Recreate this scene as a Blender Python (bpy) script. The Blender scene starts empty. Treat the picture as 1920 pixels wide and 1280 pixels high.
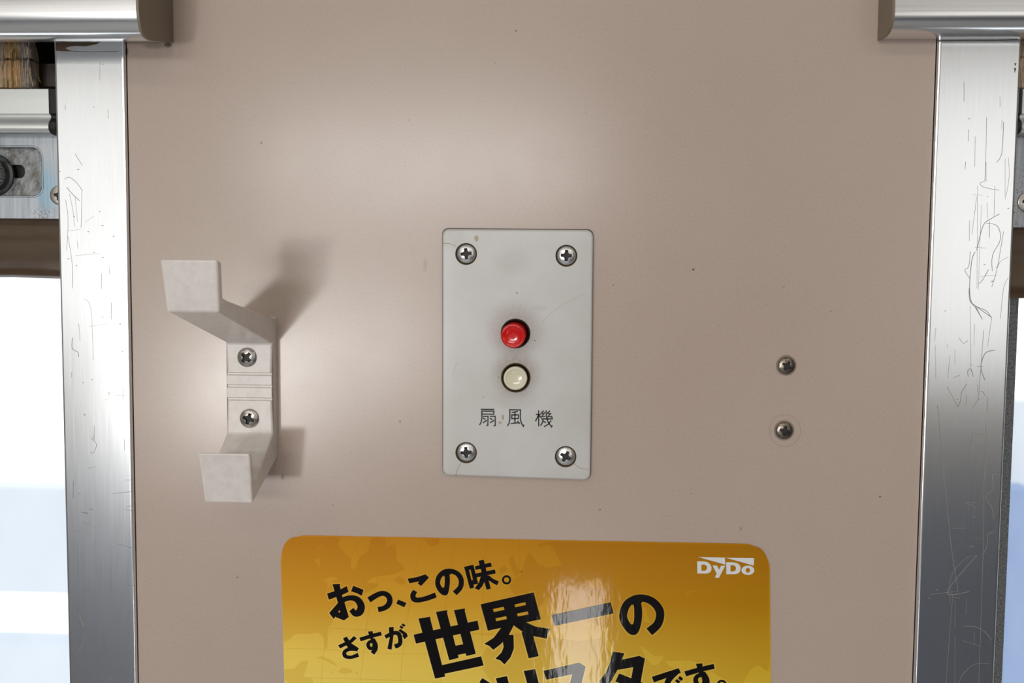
import bpy, bmesh, math, random
from mathutils import Vector, Matrix

# ------------------------------------------------------------------ camera, world, light, exposure
random.seed(7)
sc = bpy.context.scene
COL = sc.collection
Z0 = 1.5                      # eye height above the carriage floor
D = 0.484                     # eye to pillar wall
FPX = 1867.0                  # focal length in pixels of the 1920 px frame (35 mm)
YAW, PITCH, ROLL = math.radians(2.7), math.radians(4.08), math.radians(.47)
fw = Vector((-math.sin(YAW) * math.cos(PITCH), math.cos(YAW) * math.cos(PITCH), -math.sin(PITCH)))
rt0 = fw.cross(Vector((0, 0, 1))).normalized()
up0 = rt0.cross(fw)
rt = rt0 * math.cos(ROLL) + up0 * math.sin(ROLL)
up = up0 * math.cos(ROLL) - rt0 * math.sin(ROLL)
cd = bpy.data.cameras.new('camera')
cam = bpy.data.objects.new('camera', cd)
COL.objects.link(cam)
cd.sensor_width = 36
cd.lens = FPX / 1920 * 36
cd.clip_start = .01
cd.dof.use_dof = True
cd.dof.focus_distance = D
cd.dof.aperture_fstop = 11
cam.matrix_world = Matrix(((rt.x, up.x, -fw.x, 0), (rt.y, up.y, -fw.y, -D), (rt.z, up.z, -fw.z, Z0), (0, 0, 0, 1)))
sc.camera = cam

world = bpy.data.worlds.new('hazy_daylight')
sc.world = world
world.use_nodes = True
wn = world.node_tree
wn.nodes.clear()
wo = wn.nodes.new('ShaderNodeOutputWorld')
wb = wn.nodes.new('ShaderNodeBackground')
wb.inputs['Color'].default_value = (.92, .96, 1, 1)
wb.inputs['Strength'].default_value = 1.9
wn.links.new(wb.outputs[0], wo.inputs[0])

vs = sc.view_settings
vs.view_transform = 'Standard'
vs.look = 'None'
vs.exposure = 0.05
vs.gamma = 1.0
vs.use_curve_mapping = False

YO = -2.6                     # wall on the far side of the aisle


def area(name, x, z, w, h, L, col, y=YO + .02, rot=(math.pi / 2, 0, 0)):
    """area lamp for daylight from the opposite side, facing the pillar; L = radiance"""
    l = bpy.data.lights.new(name, 'AREA')
    l.shape = 'RECTANGLE'
    l.size, l.size_y = w, h
    l.energy = L * math.pi * w * h
    l.color = col
    o = bpy.data.objects.new(name, l)
    COL.objects.link(o)
    o.location = (x, y, Z0 + z)
    o.rotation_euler = rot
    return o


DAY = (1, .985, .965)
area('hook_shadow_key', -.97, -.36, .18, .19, 84, DAY)                # unseen key source, placed by the slant of the hook's shadow
area('daylight_window_upper', -.42, .32, 1.0, .20, 15, DAY)
area('daylight_window_lower', -.62, -.23, .50, .30, 12, DAY)
area('daylight_window_left', -1.58, .20, .70, .84, .95, DAY)
area('daylight_window_right', 1.32, .16, .80, .92, 1.08, DAY)
area('daylight_door_pane', .075, -1.16, .145, .36, 6.5, DAY)
area('ceiling_tube_light', 0, .72, 2.4, .12, 4.2, (1, .93, .86), y=-1.35, rot=(0, 0, 0))

# ------------------------------------------------------------------ helpers


def ray(px, py):
    v = fw * FPX + rt * (px - 960) - up * (py - 640)
    return v / v.y


def W(px, py, t=0.0):
    """photo pixel -> point at t metres in front of the pillar wall (y = -t)"""
    v = ray(px, py) * (D - t)
    return Vector((v.x, -t, v.z + Z0))


def WX(px, py, x):
    """photo pixel -> (t, z) on the upright plane X = x"""
    v = ray(px, py)
    s = x / v.x
    return D - s, v.z * s


def obj(name, me, mat=None, parent=None):
    if isinstance(me, bmesh.types.BMesh):
        bm = me
        me = bpy.data.meshes.new(name)
        bm.to_mesh(me)
        bm.free()
    if mat is not None:
        for m in (mat if isinstance(mat, (list, tuple)) else [mat]):
            me.materials.append(m)
    o = bpy.data.objects.new(name, me)
    COL.objects.link(o)
    if parent is not None:
        o.parent = parent
        o.matrix_parent_inverse = parent.matrix_world.inverted()
    return o


def thing(name, loc, label, cat, group=None):
    o = bpy.data.objects.new(name, None)
    COL.objects.link(o)
    o.empty_display_size = .01
    o.location = loc
    o.matrix_world = Matrix.Translation(loc)
    return tag(o, label, cat, group)


def tag(o, label, cat, group=None):
    o['label'] = label
    o['category'] = cat
    if group:
        o['group'] = group
    return o


def struct(o, label=None):
    o['kind'] = 'structure'
    if label:
        o['label'] = label
    return o


def shade(o, smooth=True, ang=35):
    if smooth:
        me = o.data
        for p in me.polygons:
            p.use_smooth = True
        bm = bmesh.new()
        bm.from_mesh(me)
        for e in bm.edges:
            if len(e.link_faces) == 2 and e.calc_face_angle(0) > math.radians(ang):
                e.smooth = False
        bm.to_mesh(me)
        bm.free()
        w = o.modifiers.new('weighted_normal', 'WEIGHTED_NORMAL')
        w.keep_sharp = True
        w.weight = 100
    return o


def front(bm):
    """turn every face of a flat sheet towards the room"""
    bm.normal_update()
    for f in bm.faces:
        if f.normal.y > 0:
            f.normal_flip()


def box(bm, x0, x1, y0, y1, z0, z1):
    vs_ = [bm.verts.new((x, y, z)) for x in (x0, x1) for y in (y0, y1) for z in (z0, z1)]
    for q in ((0, 1, 3, 2), (4, 6, 7, 5), (0, 4, 5, 1), (2, 3, 7, 6), (0, 2, 6, 4), (1, 5, 7, 3)):
        bm.faces.new([vs_[i] for i in q])
    bmesh.ops.recalc_face_normals(bm, faces=bm.faces)


def extrude_x(profile, x0, x1, nseg=1, taper=None):
    """closed (t, z) profile swept along X; z relative to eye height"""
    bm = bmesh.new()
    rows = []
    for i in range(nseg + 1):
        x = x0 + (x1 - x0) * i / nseg
        rows.append([bm.verts.new((x, -t, z + Z0)) for t, z in profile])
    n = len(profile)
    for a, b in zip(rows, rows[1:]):
        for i in range(n):
            bm.faces.new((a[i], a[(i + 1) % n], b[(i + 1) % n], b[i]))
    bm.faces.new(rows[0])
    bm.faces.new(rows[-1][::-1])
    bmesh.ops.recalc_face_normals(bm, faces=bm.faces)
    return bm


def extrude_z(profile, z0, z1):
    """closed (x, t) profile swept along Z"""
    bm = bmesh.new()
    a = [bm.verts.new((x, -t, z0 + Z0)) for x, t in profile]
    b = [bm.verts.new((x, -t, z1 + Z0)) for x, t in profile]
    n = len(profile)
    for i in range(n):
        bm.faces.new((a[i], a[(i + 1) % n], b[(i + 1) % n], b[i]))
    bm.faces.new(a)
    bm.faces.new(b[::-1])
    bmesh.ops.recalc_face_normals(bm, faces=bm.faces)
    return bm


def bevel(bm, w, seg=2, ang=25):
    es = [e for e in bm.edges if len(e.link_faces) == 2 and e.calc_face_angle(0) > math.radians(ang)]
    bmesh.ops.bevel(bm, geom=es, offset=w, segments=seg, profile=.6, affect='EDGES', clamp_overlap=True)
    return bm


def rrect(corners, r, inset=0.0, n=6):
    """rounded quadrilateral; corners (x, z) clockwise seen from the room"""
    pts = []
    N = len(corners)
    c = [Vector(p) for p in corners]
    for i in range(N):
        p0, p1, p2 = c[i - 1], c[i], c[(i + 1) % N]
        a = (p0 - p1).normalized()
        b = (p2 - p1).normalized()
        half = math.acos(max(-1, min(1, a.dot(b)))) / 2
        bis = (a + b).normalized()
        cen = p1 + bis * (r / math.sin(half))
        rr = r - inset
        na = Vector((-a.y, a.x)) if Vector((-a.y, a.x)).dot(bis) < 0 else Vector((a.y, -a.x))
        nb = Vector((-b.y, b.x)) if Vector((-b.y, b.x)).dot(bis) < 0 else Vector((b.y, -b.x))
        s = math.atan2(na.y, na.x)
        e = math.atan2(nb.y, nb.x)
        d = (e - s + math.pi) % (2 * math.pi) - math.pi
        for k in range(n + 1):
            an = s + d * k / n
            pts.append((cen.x + rr * math.cos(an), cen.y + rr * math.sin(an)))
    return pts


def circ(cx, cz, r, n=40):
    return [(cx + r * math.cos(2 * math.pi * i / n), cz + r * math.sin(2 * math.pi * i / n)) for i in range(n)]


def slab(corners, r, t0, t1, bev=0.0, holes=(), hole_floor=None, cs=6):
    """rounded plate between depths t0 (back) and t1 (front) with real holes; (x, z) world offsets"""
    bm = bmesh.new()

    def loop(pts, t):
        return [bm.verts.new((x, -t, z + Z0)) for x, z in pts]

    def bridge(a, b):
        n = len(a)
        for i in range(n):
            bm.faces.new((a[i], a[(i + 1) % n], b[(i + 1) % n], b[i]))
    rings = [loop(rrect(corners, r, 0, cs), t0)]
    if bev > 0:
        for k in range(4):
            an = math.pi / 2 * k / 3
            rings.append(loop(rrect(corners, r, bev * (1 - math.cos(an)), cs), t1 - bev + bev * math.sin(an)))
    else:
        rings.append(loop(rrect(corners, r, 0, cs), t1))
    for a, b in zip(rings, rings[1:]):
        bridge(a, b)
    es = []
    last = rings[-1]

    def edges(lp):
        return [bm.edges.get((lp[i], lp[(i + 1) % len(lp)])) or bm.edges.new((lp[i], lp[(i + 1) % len(lp)])) for i in range(len(lp))]
    es += edges(last)
    for h in holes:
        hl = loop(h, t1)
        hb = loop(h, t0 if hole_floor is None else hole_floor)
        bridge(hl, hb)
        es += edges(hl)
    bmesh.ops.triangle_fill(bm, use_beauty=True, edges=es)
    bmesh.ops.recalc_face_normals(bm, faces=bm.faces)
    # make sure the front looks at the room
    f = max((f for f in bm.faces if abs(f.normal.y) > .99), key=lambda q: q.calc_area(), default=None)
    bm.normal_update()
    if f is not None and f.normal.y > 0:
        bmesh.ops.reverse_faces(bm, faces=bm.faces)
    return bm


def catmull(pts, sub=6, closed=False):
    n = len(pts)
    out = []
    rng = range(n if closed else n - 1)
    for i in rng:
        p = [pts[(i + k) % n] if closed else pts[min(max(i + k, 0), n - 1)] for k in (-1, 0, 1, 2)]
        for s in range(sub):
            u = s / sub
            out.append(tuple(.5 * (2 * b + (c - a) * u + (2 * a - 5 * b + 4 * c - d) * u * u + (3 * b - a - 3 * c + d) * u ** 3)
                             for a, b, c, d in zip(*p)))
    if not closed:
        out.append(tuple(pts[-1]))
    return out


def ribbon(bm, pts, t, w=None, smooth=True, closed=False, sub=6, climb=0.0):
    """flat painted stroke on the plane at depth t; pts in photo px (x, y[, width])"""
    if w is not None:
        pts = [(p[0], p[1], w) for p in pts]
    if smooth and len(pts) > 2:
        pts = catmull(pts, sub, closed)
    n = len(pts)
    L, R = [], []
    for i, (x, y, wd) in enumerate(pts):
        a = pts[(i - 1) % n] if closed else pts[max(i - 1, 0)]
        b = pts[(i + 1) % n] if closed else pts[min(i + 1, n - 1)]
        d1 = Vector((x - a[0], y - a[1]))
        d2 = Vector((b[0] - x, b[1] - y))
        d1 = d1.normalized() if d1.length > 1e-6 else d2.normalized()
        d2 = d2.normalized() if d2.length > 1e-6 else d1
        d = (d1 + d2)
        d = d.normalized() if d.length > 1e-3 else d1
        k = 1 / max(.5, abs(d.dot(d1)))
        nx, ny = -d.y * wd / 2 * k, d.x * wd / 2 * k
        ti = t + climb * i / n
        L.append(bm.verts.new(W(x + nx, y + ny, ti)))
        R.append(bm.verts.new(W(x - nx, y - ny, ti)))
    for i in range(n if closed else n - 1):
        j = (i + 1) % n
        bm.faces.new((L[i], L[j], R[j], R[i]))


def fill(bm, loops, t):
    """flat printed shape with holes, loops in photo px"""
    es = []
    for lp in loops:
        vv = [bm.verts.new(W(x, y, t)) for x, y in lp]
        es += [bm.edges.new((vv[i], vv[(i + 1) % len(vv)])) for i in range(len(vv))]
    bmesh.ops.triangle_fill(bm, use_beauty=True, edges=es)


def lathe(bm, cx, cz, prof, n=32, mat=0, tilt=None):
    """prof: (radius, t) rings round the axis through (cx, cz) towards the room"""
    rows = []
    for r, t in prof:
        row = []
        for i in range(n):
            a = 2 * math.pi * i / n
            p = Vector((r * math.cos(a), -t, r * math.sin(a)))
            if tilt is not None:
                p = tilt @ p
            row.append(bm.verts.new((p.x + cx, p.y, p.z + cz + Z0)))
        rows.append(row)
    for a, b in zip(rows, rows[1:]):
        for i in range(n):
            f = bm.faces.new((a[i], a[(i + 1) % n], b[(i + 1) % n], b[i]))
            f.material_index = mat
    f = bm.faces.new(rows[-1])
    f.material_index = mat
    bmesh.ops.recalc_face_normals(bm, faces=bm.faces)


# ------------------------------------------------------------------ materials
def srgb(r, g, b):
    f = lambda c: (c / 255 / 12.92) if c <= 10 else ((c / 255 + .055) / 1.055) ** 2.4
    return (f(r), f(g), f(b), 1)


class M:
    """small node builder"""

    def __init__(s, name):
        s.m = bpy.data.materials.new(name)
        s.m.use_nodes = True
        s.t = s.m.node_tree
        s.p = s.t.nodes['Principled BSDF']
        s.pos = None

    def n(s, k, **kw):
        nd = s.t.nodes.new(k)
        for a, b in kw.items():
            setattr(nd, a, b)
        return nd

    def l(s, a, b):
        s.t.links.new(a, b)

    def set(s, **kw):
        nm = dict(color='Base Color', rough='Roughness', metal='Metallic', spec='Specular IOR Level', coat='Coat Weight',
                  coat_rough='Coat Roughness', ior='IOR', trans='Transmission Weight', aniso='Anisotropic')
        for k, v in kw.items():
            s.p.inputs[nm[k]].default_value = v
        return s

    def P(s):
        if s.pos is None:
            s.pos = s.n('ShaderNodeNewGeometry').outputs['Position']
        return s.pos

    def scaled(s, v):
        mp = s.n('ShaderNodeMapping')
        mp.inputs['Scale'].default_value = v
        s.l(s.P(), mp.inputs['Vector'])
        return mp.outputs[0]

    def noise(s, v, detail=3, rough=.55, scale=1.0):
        nd = s.n('ShaderNodeTexNoise')
        nd.inputs['Scale'].default_value = scale
        nd.inputs['Detail'].default_value = detail
        nd.inputs['Roughness'].default_value = rough
        s.l(s.scaled(v), nd.inputs['Vector'])
        return nd.outputs['Fac']

    def ramp(s, fac, stops, mode='LINEAR'):
        r = s.n('ShaderNodeValToRGB')
        r.color_ramp.interpolation = mode
        els = r.color_ramp.elements
        while len(els) < len(stops):
            els.new(.5)
        for e, (p, c) in zip(els, stops):
            e.position = p
            e.color = c if len(c) == 4 else (*c, 1)
        s.l(fac, r.inputs[0])
        return r.outputs[0]

    def mix(s, fac, a, b, mode='MIX'):
        x = s.n('ShaderNodeMix', data_type='RGBA', blend_type=mode)
        for sock, v in ((x.inputs[0], fac), (x.inputs[6], a), (x.inputs[7], b)):
            if isinstance(v, (int, float, tuple)):
                sock.default_value = v
            else:
                s.l(v, sock)
        return x.outputs[2]

    def math(s, op, a, b=0.0, c=0.0):
        x = s.n('ShaderNodeMath', operation=op)
        for sock, v in zip(x.inputs, (a, b, c)):
            if isinstance(v, (int, float)):
                sock.default_value = v
            else:
                s.l(v, sock)
        return x.outputs[0]

    def spot(s, p, r, sx=1.0, sz=1.0):
        """1 inside a soft blob of radius r about the point p"""
        d = s.n('ShaderNodeVectorMath', operation='SUBTRACT')
        s.l(s.P(), d.inputs[0])
        d.inputs[1].default_value = p
        q = s.n('ShaderNodeVectorMath', operation='MULTIPLY')
        s.l(d.outputs[0], q.inputs[0])
        q.inputs[1].default_value = (1 / (r * sx), 1 / r, 1 / (r * sz))
        ln = s.n('ShaderNodeVectorMath', operation='LENGTH')
        s.l(q.outputs[0], ln.inputs[0])
        mr = s.n('ShaderNodeMapRange', interpolation_type='SMOOTHSTEP')
        s.l(ln.outputs['Value'], mr.inputs[0])
        mr.inputs[1].default_value = 1
        mr.inputs[2].default_value = .3
        return mr.outputs[0]

    def color(s, sock):
        s.l(sock, s.p.inputs['Base Color'])
        return s

    def roughness(s, fac, a, b):
        mr = s.n('ShaderNodeMapRange')
        s.l(fac, mr.inputs[0])
        mr.inputs[3].default_value = a
        mr.inputs[4].default_value = b
        s.l(mr.outputs[0], s.p.inputs['Roughness'])
        return s

    def bump(s, fac, dist, strength=1.0):
        b = s.n('ShaderNodeBump')
        b.inputs['Strength'].default_value = strength
        b.inputs['Distance'].default_value = dist
        s.l(fac, b.inputs['Height'])
        s.l(b.outputs[0], s.p.inputs['Normal'])
        return s


def plain(name, col, rough=.5, **kw):
    return M(name).set(color=col, rough=rough, **kw).m


def mat_wall():
    m = M('beige_laminate')
    base = srgb(192, 174, 162)
    big = m.noise((6, 6, 5), 3)
    c = m.ramp(big, [(.3, srgb(188, 169, 157)), (.55, base), (.75, srgb(193, 177, 163))])
    fib = m.noise((1500, 1500, 800), 2, .7)
    fib2 = m.ramp(fib, [(.30, srgb(150, 150, 150)), (.46, srgb(255, 255, 255))])
    c = m.mix(.19, c, fib2, 'MULTIPLY')
    vo = m.n('ShaderNodeTexVoronoi')
    vo.inputs['Scale'].default_value = 55
    m.l(m.P(), vo.inputs['Vector'])
    sp = m.math('MULTIPLY', m.math('LESS_THAN', vo.outputs['Distance'], .02), .5)
    c = m.mix(sp, c, srgb(88, 74, 66))
    spots = [(315, 84, 5, 1.6, 1, .9), (290, 86, 12, 2, .5, .35), (530, 894, 4, .7, 1.4, .7), (1300, 505, 2.2, 1, 1, .9), (750, 790, 2.2, 1, 1, .7),
             (490, 268, 2.2, 1, 1, .8), (1650, 931, 2, 1, 1, .8), (1389, 991, 3, .8, 1.3, .35), (968, 58, 2, 1, 1, .7),
             (797, 497, 9, .5, 1.6, .18), (1474, 668, 6, 1.3, .6, .4), (238, 96, 5, .6, 1.6, .8), (445, 1082, 2, 1, 1, .5), (1125, 955, 2, 1, 1, .6)]
    nz = m.noise((700, 700, 700), 3, .7)
    for px, py, r, sx, sz, k in spots:
        f = m.spot(W(px, py, 0), r * .26e-3 * 1.3, sx, sz)
        f = m.math('MULTIPLY', m.math('MULTIPLY', f, k), m.math('ADD', m.math('MULTIPLY', nz, 1.4), .25))
        c = m.mix(f, c, srgb(70, 58, 50))
    m.color(c)
    m.set(rough=.24, spec=.5)
    m.roughness(m.noise((40, 40, 40), 4), .19, .25)
    m.bump(m.noise((2200, 2200, 1800), 2), .00002, .35)
    return m.m


def mat_trim():
    m = M('brushed_aluminium')
    st = m.noise((2600, 60, 30), 4, .6)
    m.color(m.ramp(st, [(.3, (.76, .79, .81)), (.7, (.83, .85, .87))]))
    m.set(metal=1.0)
    m.roughness(st, .17, .21)
    m.bump(m.noise((2600, 40, 20), 3), .000012, .25)
    return m.m


def mat_cover():
    m = M('satin_aluminium_cover')
    st = m.noise((8, 900, 900), 3, .6)
    m.color(m.ramp(st, [(.3, (.74, .75, .75)), (.7, (.86, .86, .86))]))
    m.set(metal=1.0)
    m.roughness(st, .2, .27)
    return m.m


def mat_hook():
    m = M('cast_grey_enamel')
    n = m.noise((220, 220, 220), 5, .6)
    c = m.ramp(n, [(.3, srgb(222, 215, 209)), (.6, srgb(232, 226, 221))])
    gr = m.noise((900, 900, 900), 2, .6)
    c = m.mix(m.math('MULTIPLY', m.math('GREATER_THAN', gr, .72), .5), c, srgb(120, 105, 85))
    m.color(c)
    m.set(rough=.34, spec=.5)
    m.bump(m.noise((2500, 2500, 2500), 2), .00003, .5)
    return m.m


def mat_plate():
    m = M('milky_plastic')
    n = m.noise((30, 30, 30), 4)
    c = m.ramp(n, [(.35, srgb(200, 198, 194)), (.65, srgb(208, 207, 205))])
    nz = m.noise((600, 600, 600), 3, .7)
    grime = srgb(112, 84, 56)
    for px, py, r, sx, sz, k in [(966, 620, 48, 1.1, 1.15, .5), (967, 700, 44, 1.05, 1, .62), (966, 745, 36, 1.2, .7, .2),
                                 (962, 490, 40, 1, .7, .14), (1013, 577, 12, 1.2, .6, .12), (848, 447, 26, 1.2, 1, .15)]:
        f = m.math('MULTIPLY', m.spot(W(px, py, .003), r * .26e-3 * 1.25, sx, sz), m.math('ADD', m.math('MULTIPLY', nz, 1.2), .2))
        c = m.mix(m.math('MULTIPLY', f, k), c, grime)
    for px, py, r, sx, sz, k in [(893.5, 447, 4.6, .9, 1.25, .9), (943, 782, 5, .45, 1.1, .8), (938, 792, 3.2, 1.2, .7, .8), (970, 550, 1.4, 1, 1, .9),
                                 (906, 744, 1.3, 1, 1, .9), (1003, 638, 1.8, 1.2, .7, .8), (968, 548, 1.3, 1, 1, .8), (990, 459, 1.2, 1, 1, .8),
                                 (935, 707, 2.6, 1, .6, .7), (1110, 838, 1.2, 1, 1, .6)]:
        f = m.math('GREATER_THAN', m.math('MULTIPLY', m.spot(W(px, py, .003), r * .26e-3 * 1.5, sx, sz), m.math('ADD', nz, .55)), .55)
        c = m.mix(m.math('MULTIPLY', f, k), c, srgb(158, 138, 104) if r > 2.4 else srgb(80, 70, 60))
    m.color(c)
    m.set(rough=.3, spec=.5)
    return m.m


def mat_screw(name, col, tarnish, k=.5, rough=.22):
    m = M(name)
    n = m.noise((1500, 1500, 1500), 4, .7)
    f = m.ramp(n, [(.46, (0, 0, 0)), (.62, (k, k, k))])
    m.color(m.mix(f, col, tarnish))
    m.set(metal=1.0)
    m.roughness(n, rough - .06, rough + .14)
    m.bump(m.noise((2200, 2200, 2200), 3), .00006, .6)
    return m.m


PRINT_TOP, PRINT_BOT = W(960, 1010, 0).z, W(960, 1290, 0).z


def mat_print(name, mul=(1, 1, 1, 1)):
    """glossy printed golden gradient"""
    m = M(name)
    sx = m.n('ShaderNodeSeparateXYZ')
    m.l(m.P(), sx.inputs[0])
    v = m.n('ShaderNodeMapRange')
    m.l(sx.outputs['Z'], v.inputs[0])
    v.inputs[1].default_value = PRINT_TOP
    v.inputs[2].default_value = PRINT_BOT
    h = m.n('ShaderNodeMapRange')
    m.l(sx.outputs['X'], h.inputs[0])
    h.inputs[1].default_value = W(540, 1150).x
    h.inputs[2].default_value = W(1440, 1150).x
    left = m.ramp(v.outputs[0], [(0, srgb(216, 146, 36)), (.45, srgb(236, 178, 56)), (.8, srgb(255, 220, 98)), (1, srgb(255, 226, 110))])
    right = m.ramp(v.outputs[0], [(0, srgb(186, 128, 6)), (.4, srgb(198, 144, 10)), (1, srgb(226, 190, 56))])
    c = m.mix(h.outputs[0], left, right)
    c = m.mix(1.0, c, mul, 'MULTIPLY')
    m.color(c)
    return gloss_print(m)


def gloss_print(m):
    m.set(rough=.06, spec=.5)
    a = m.noise((110, 110, 34), 3, .6)
    b = m.noise((620, 620, 240), 2, .5)
    m.bump(m.math('ADD', a, m.math('MULTIPLY', b, .12)), .00022, .35)
    return m.m


def mat_fabric():
    m = M('woven_blind_cloth')
    st = m.noise((900, 900, 60), 3, .7)
    c = m.ramp(st, [(.30, srgb(90, 72, 50)), (.42, srgb(196, 164, 118)), (.58, srgb(228, 198, 150)), (.70, srgb(215, 210, 206))])
    wv = m.noise((300, 300, 1100), 2, .6)
    c = m.mix(.3, c, m.ramp(wv, [(.35, srgb(140, 126, 104)), (.55, (1, 1, 1))]), 'MULTIPLY')
    sx = m.n('ShaderNodeSeparateXYZ')
    m.l(m.P(), sx.inputs[0])
    zz = sx.outputs['Z']
    band = m.math('MULTIPLY', m.math('LESS_THAN', zz, W(30, 114, -.014).z), m.math('GREATER_THAN', zz, W(30, 146, -.014).z))
    c = m.mix(m.math('MULTIPLY', band, .8), c, m.ramp(st, [(.3, srgb(206, 168, 120)), (.6, srgb(232, 196, 148))]))
    grey = m.ramp(m.noise((210, 210, 6), 1, .5), [(.56, (0, 0, 0)), (.62, (.8, .8, .8))])
    c = m.mix(grey, c, srgb(196, 190, 190))
    line = m.math('MULTIPLY', m.math('LESS_THAN', zz, W(30, 109, -.014).z), m.math('GREATER_THAN', zz, W(30, 114, -.014).z))
    c = m.mix(m.math('MULTIPLY', line, m.ramp(wv, [(.35, (.9, .9, .9)), (.6, (.3, .3, .3))])), c, srgb(60, 48, 34))
    m.color(c)
    m.set(rough=.9, spec=.2)
    m.bump(st, .0006, 1)
    return m.m


def mat_latchplate():
    m = M('stained_steel_plate')
    st = m.noise((700, 60, 24), 4, .65)
    c = m.ramp(st, [(.3, srgb(140, 148, 158)), (.7, srgb(176, 180, 184))])
    b = m.spot(W(92, 355, -.022), .012, .7, 1.5)
    c = m.mix(m.math('MULTIPLY', b, .5), c, srgb(110, 158, 180))
    sp = m.noise((900, 900, 900), 3, .7)
    ru = m.math('MULTIPLY', m.spot(W(86, 402, -.022), .008, 1.3, .8), m.math('GREATER_THAN', sp, .55))
    ru2 = m.math('MULTIPLY', m.spot(W(1910, 380, -.022), .03, .6, 1), m.math('GREATER_THAN', sp, .58))
    c = m.mix(m.math('MULTIPLY', m.math('MAXIMUM', ru, ru2), .7), c, srgb(105, 88, 62))
    m.color(c)
    m.set(metal=.85)
    m.roughness(st, .3, .45)
    return m.m


def mat_recess():
    m = M('worn_recess_steel')
    n = m.noise((160, 160, 160), 3, .6)
    c = m.ramp(n, [(.3, srgb(92, 88, 78)), (.5, srgb(124, 127, 128)), (.75, srgb(140, 144, 146))])
    m.color(c)
    m.set(metal=.85)
    m.roughness(n, .25, .5)
    m.bump(m.noise((260, 260, 260), 2), .0005, .4)
    return m.m


def mat_knurl():
    m = M('knurled_steel')
    mp = m.n('ShaderNodeMapping')
    mp.inputs['Rotation'].default_value = (0, math.radians(45), 0)
    mp.inputs['Scale'].default_value = (1150, 1150, 1150)
    m.l(m.P(), mp.inputs['Vector'])
    sx = m.n('ShaderNodeSeparateXYZ')
    m.l(mp.outputs[0], sx.inputs[0])
    f = m.math('MAXIMUM', m.math('PINGPONG', sx.outputs[0], .5), m.math('PINGPONG', sx.outputs[2], .5))
    m.color(m.ramp(f, [(.33, (.22, .21, .2)), (.47, (.85, .83, .8))]))
    m.set(metal=.3, rough=.4)
    m.bump(f, .0004, 1)
    return m.m


def mat_rail():
    m = M('brown_gloss_vinyl')
    n = m.noise((14, 14, 60), 3)
    m.color(m.ramp(n, [(.3, srgb(56, 40, 24)), (.7, srgb(88, 68, 46))]))
    m.set(rough=.3, spec=.5)
    m.bump(m.noise((25, 25, 50), 2), .002, .4)
    return m.m


def mat_gasket():
    m = M('grey_rubber_gasket')
    n = m.noise((900, 900, 900), 3, .7)
    m.color(m.ramp(n, [(.35, srgb(70, 74, 78)), (.65, srgb(120, 122, 122))]))
    m.set(rough=.75)
    return m.m


def mat_glass():
    m = M('dusty_window_glass')
    t = m.t
    tr = m.n('ShaderNodeBsdfTransparent')
    gl = m.n('ShaderNodeBsdfGlossy')
    gl.inputs['Roughness'].default_value = .02
    df = m.n('ShaderNodeBsdfTranslucent')
    df.inputs['Color'].default_value = (.85, .9, .95, 1)
    mx = m.n('ShaderNodeMixShader')
    mx.inputs[0].default_value = .05
    m.l(tr.outputs[0], mx.inputs[1])
    m.l(gl.outputs[0], mx.inputs[2])
    mx2 = m.n('ShaderNodeMixShader')
    n = m.noise((60, 60, 25), 4)
    m.l(m.math('MULTIPLY', n, .08), mx2.inputs[0])
    m.l(mx.outputs[0], mx2.inputs[1])
    m.l(df.outputs[0], mx2.inputs[2])
    m.l(mx2.outputs[0], t.nodes['Material Output'].inputs['Surface'])
    return m.m


MAT = dict(wall=mat_wall(), trim=mat_trim(), cover=mat_cover(), hook=mat_hook(), plate=mat_plate(),
           screw=mat_screw('nickel_screw', (.88, .89, .9, 1), (.45, .45, .46, 1), .4),
           hscrew=mat_screw('steel_screw', (.62, .60, .57, 1), (.25, .2, .16, 1)),
           wscrew=mat_screw('tarnished_screw', (.30, .26, .22, 1), (.06, .045, .03, 1), .9, .25),
           recess=plain('dark_cross_recess', srgb(34, 28, 22), .55),  # near-black colour over the cut cross of the screw heads
           ring=plain('grimy_brown_ring', srgb(88, 72, 48), .5),
           dark=plain('black_cavity', srgb(22, 20, 18), .6),
           darkring=plain('dark_brown_fill', srgb(46, 34, 24), .45),
           bezel=plain('black_bezel', srgb(14, 12, 12), .12),
           red=plain('red_button_plastic', srgb(214, 24, 22), .14),
           cream=plain('cream_button_plastic', srgb(226, 220, 194), .14),
           ink=gloss_print(M('glossy_black_ink').set(color=srgb(16, 12, 12))),
           halo=mat_print('pale_print_halo', (1.04, 1.10, 1.7, 1)),
           sea=mat_print('golden_print'), land=mat_print('golden_print_land', (.90, .84, .72, 1)),
           grid=mat_print('golden_print_line', (.88, .82, .7, 1)),
           logo=gloss_print(M('white_logo_ink').set(color=srgb(232, 234, 236))),
           engraved=plain('black_engraved_paint', srgb(34, 34, 32), .5),
           cap=plain('olive_grey_end_cap', srgb(128, 116, 98), .42),
           cloth=mat_fabric(), latch=mat_latchplate(), knurl=mat_knurl(), rail=mat_rail(), gasket=mat_gasket(), glass=mat_glass(),
           bar=plain('anodised_bar', (.66, .68, .67, 1), .38, metal=.7),
           scratch=plain('scratched_metal', srgb(150, 148, 142), .7),
           rust=plain('brown_grime', srgb(84, 66, 50), .8),
           faint=plain('faint_scratch', srgb(186, 182, 172), .5),
           hair=plain('hairline_crack', srgb(150, 128, 96), .6),
           recessfloor=mat_recess(),
           floor=plain('grey_floor_sheet', srgb(176, 178, 182), .5), ceiling=plain('white_ceiling_panel', srgb(225, 222, 215), .6),
           farwall=plain('beige_far_wall', srgb(200, 194, 186), .5), seat=plain('dark_seat_moquette', srgb(140, 147, 164), .9),
           outwall=plain('pale_outside_wall', srgb(190, 196, 203), .8), outtint=plain('blue_grey_tint', srgb(112, 132, 168), .8))

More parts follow.
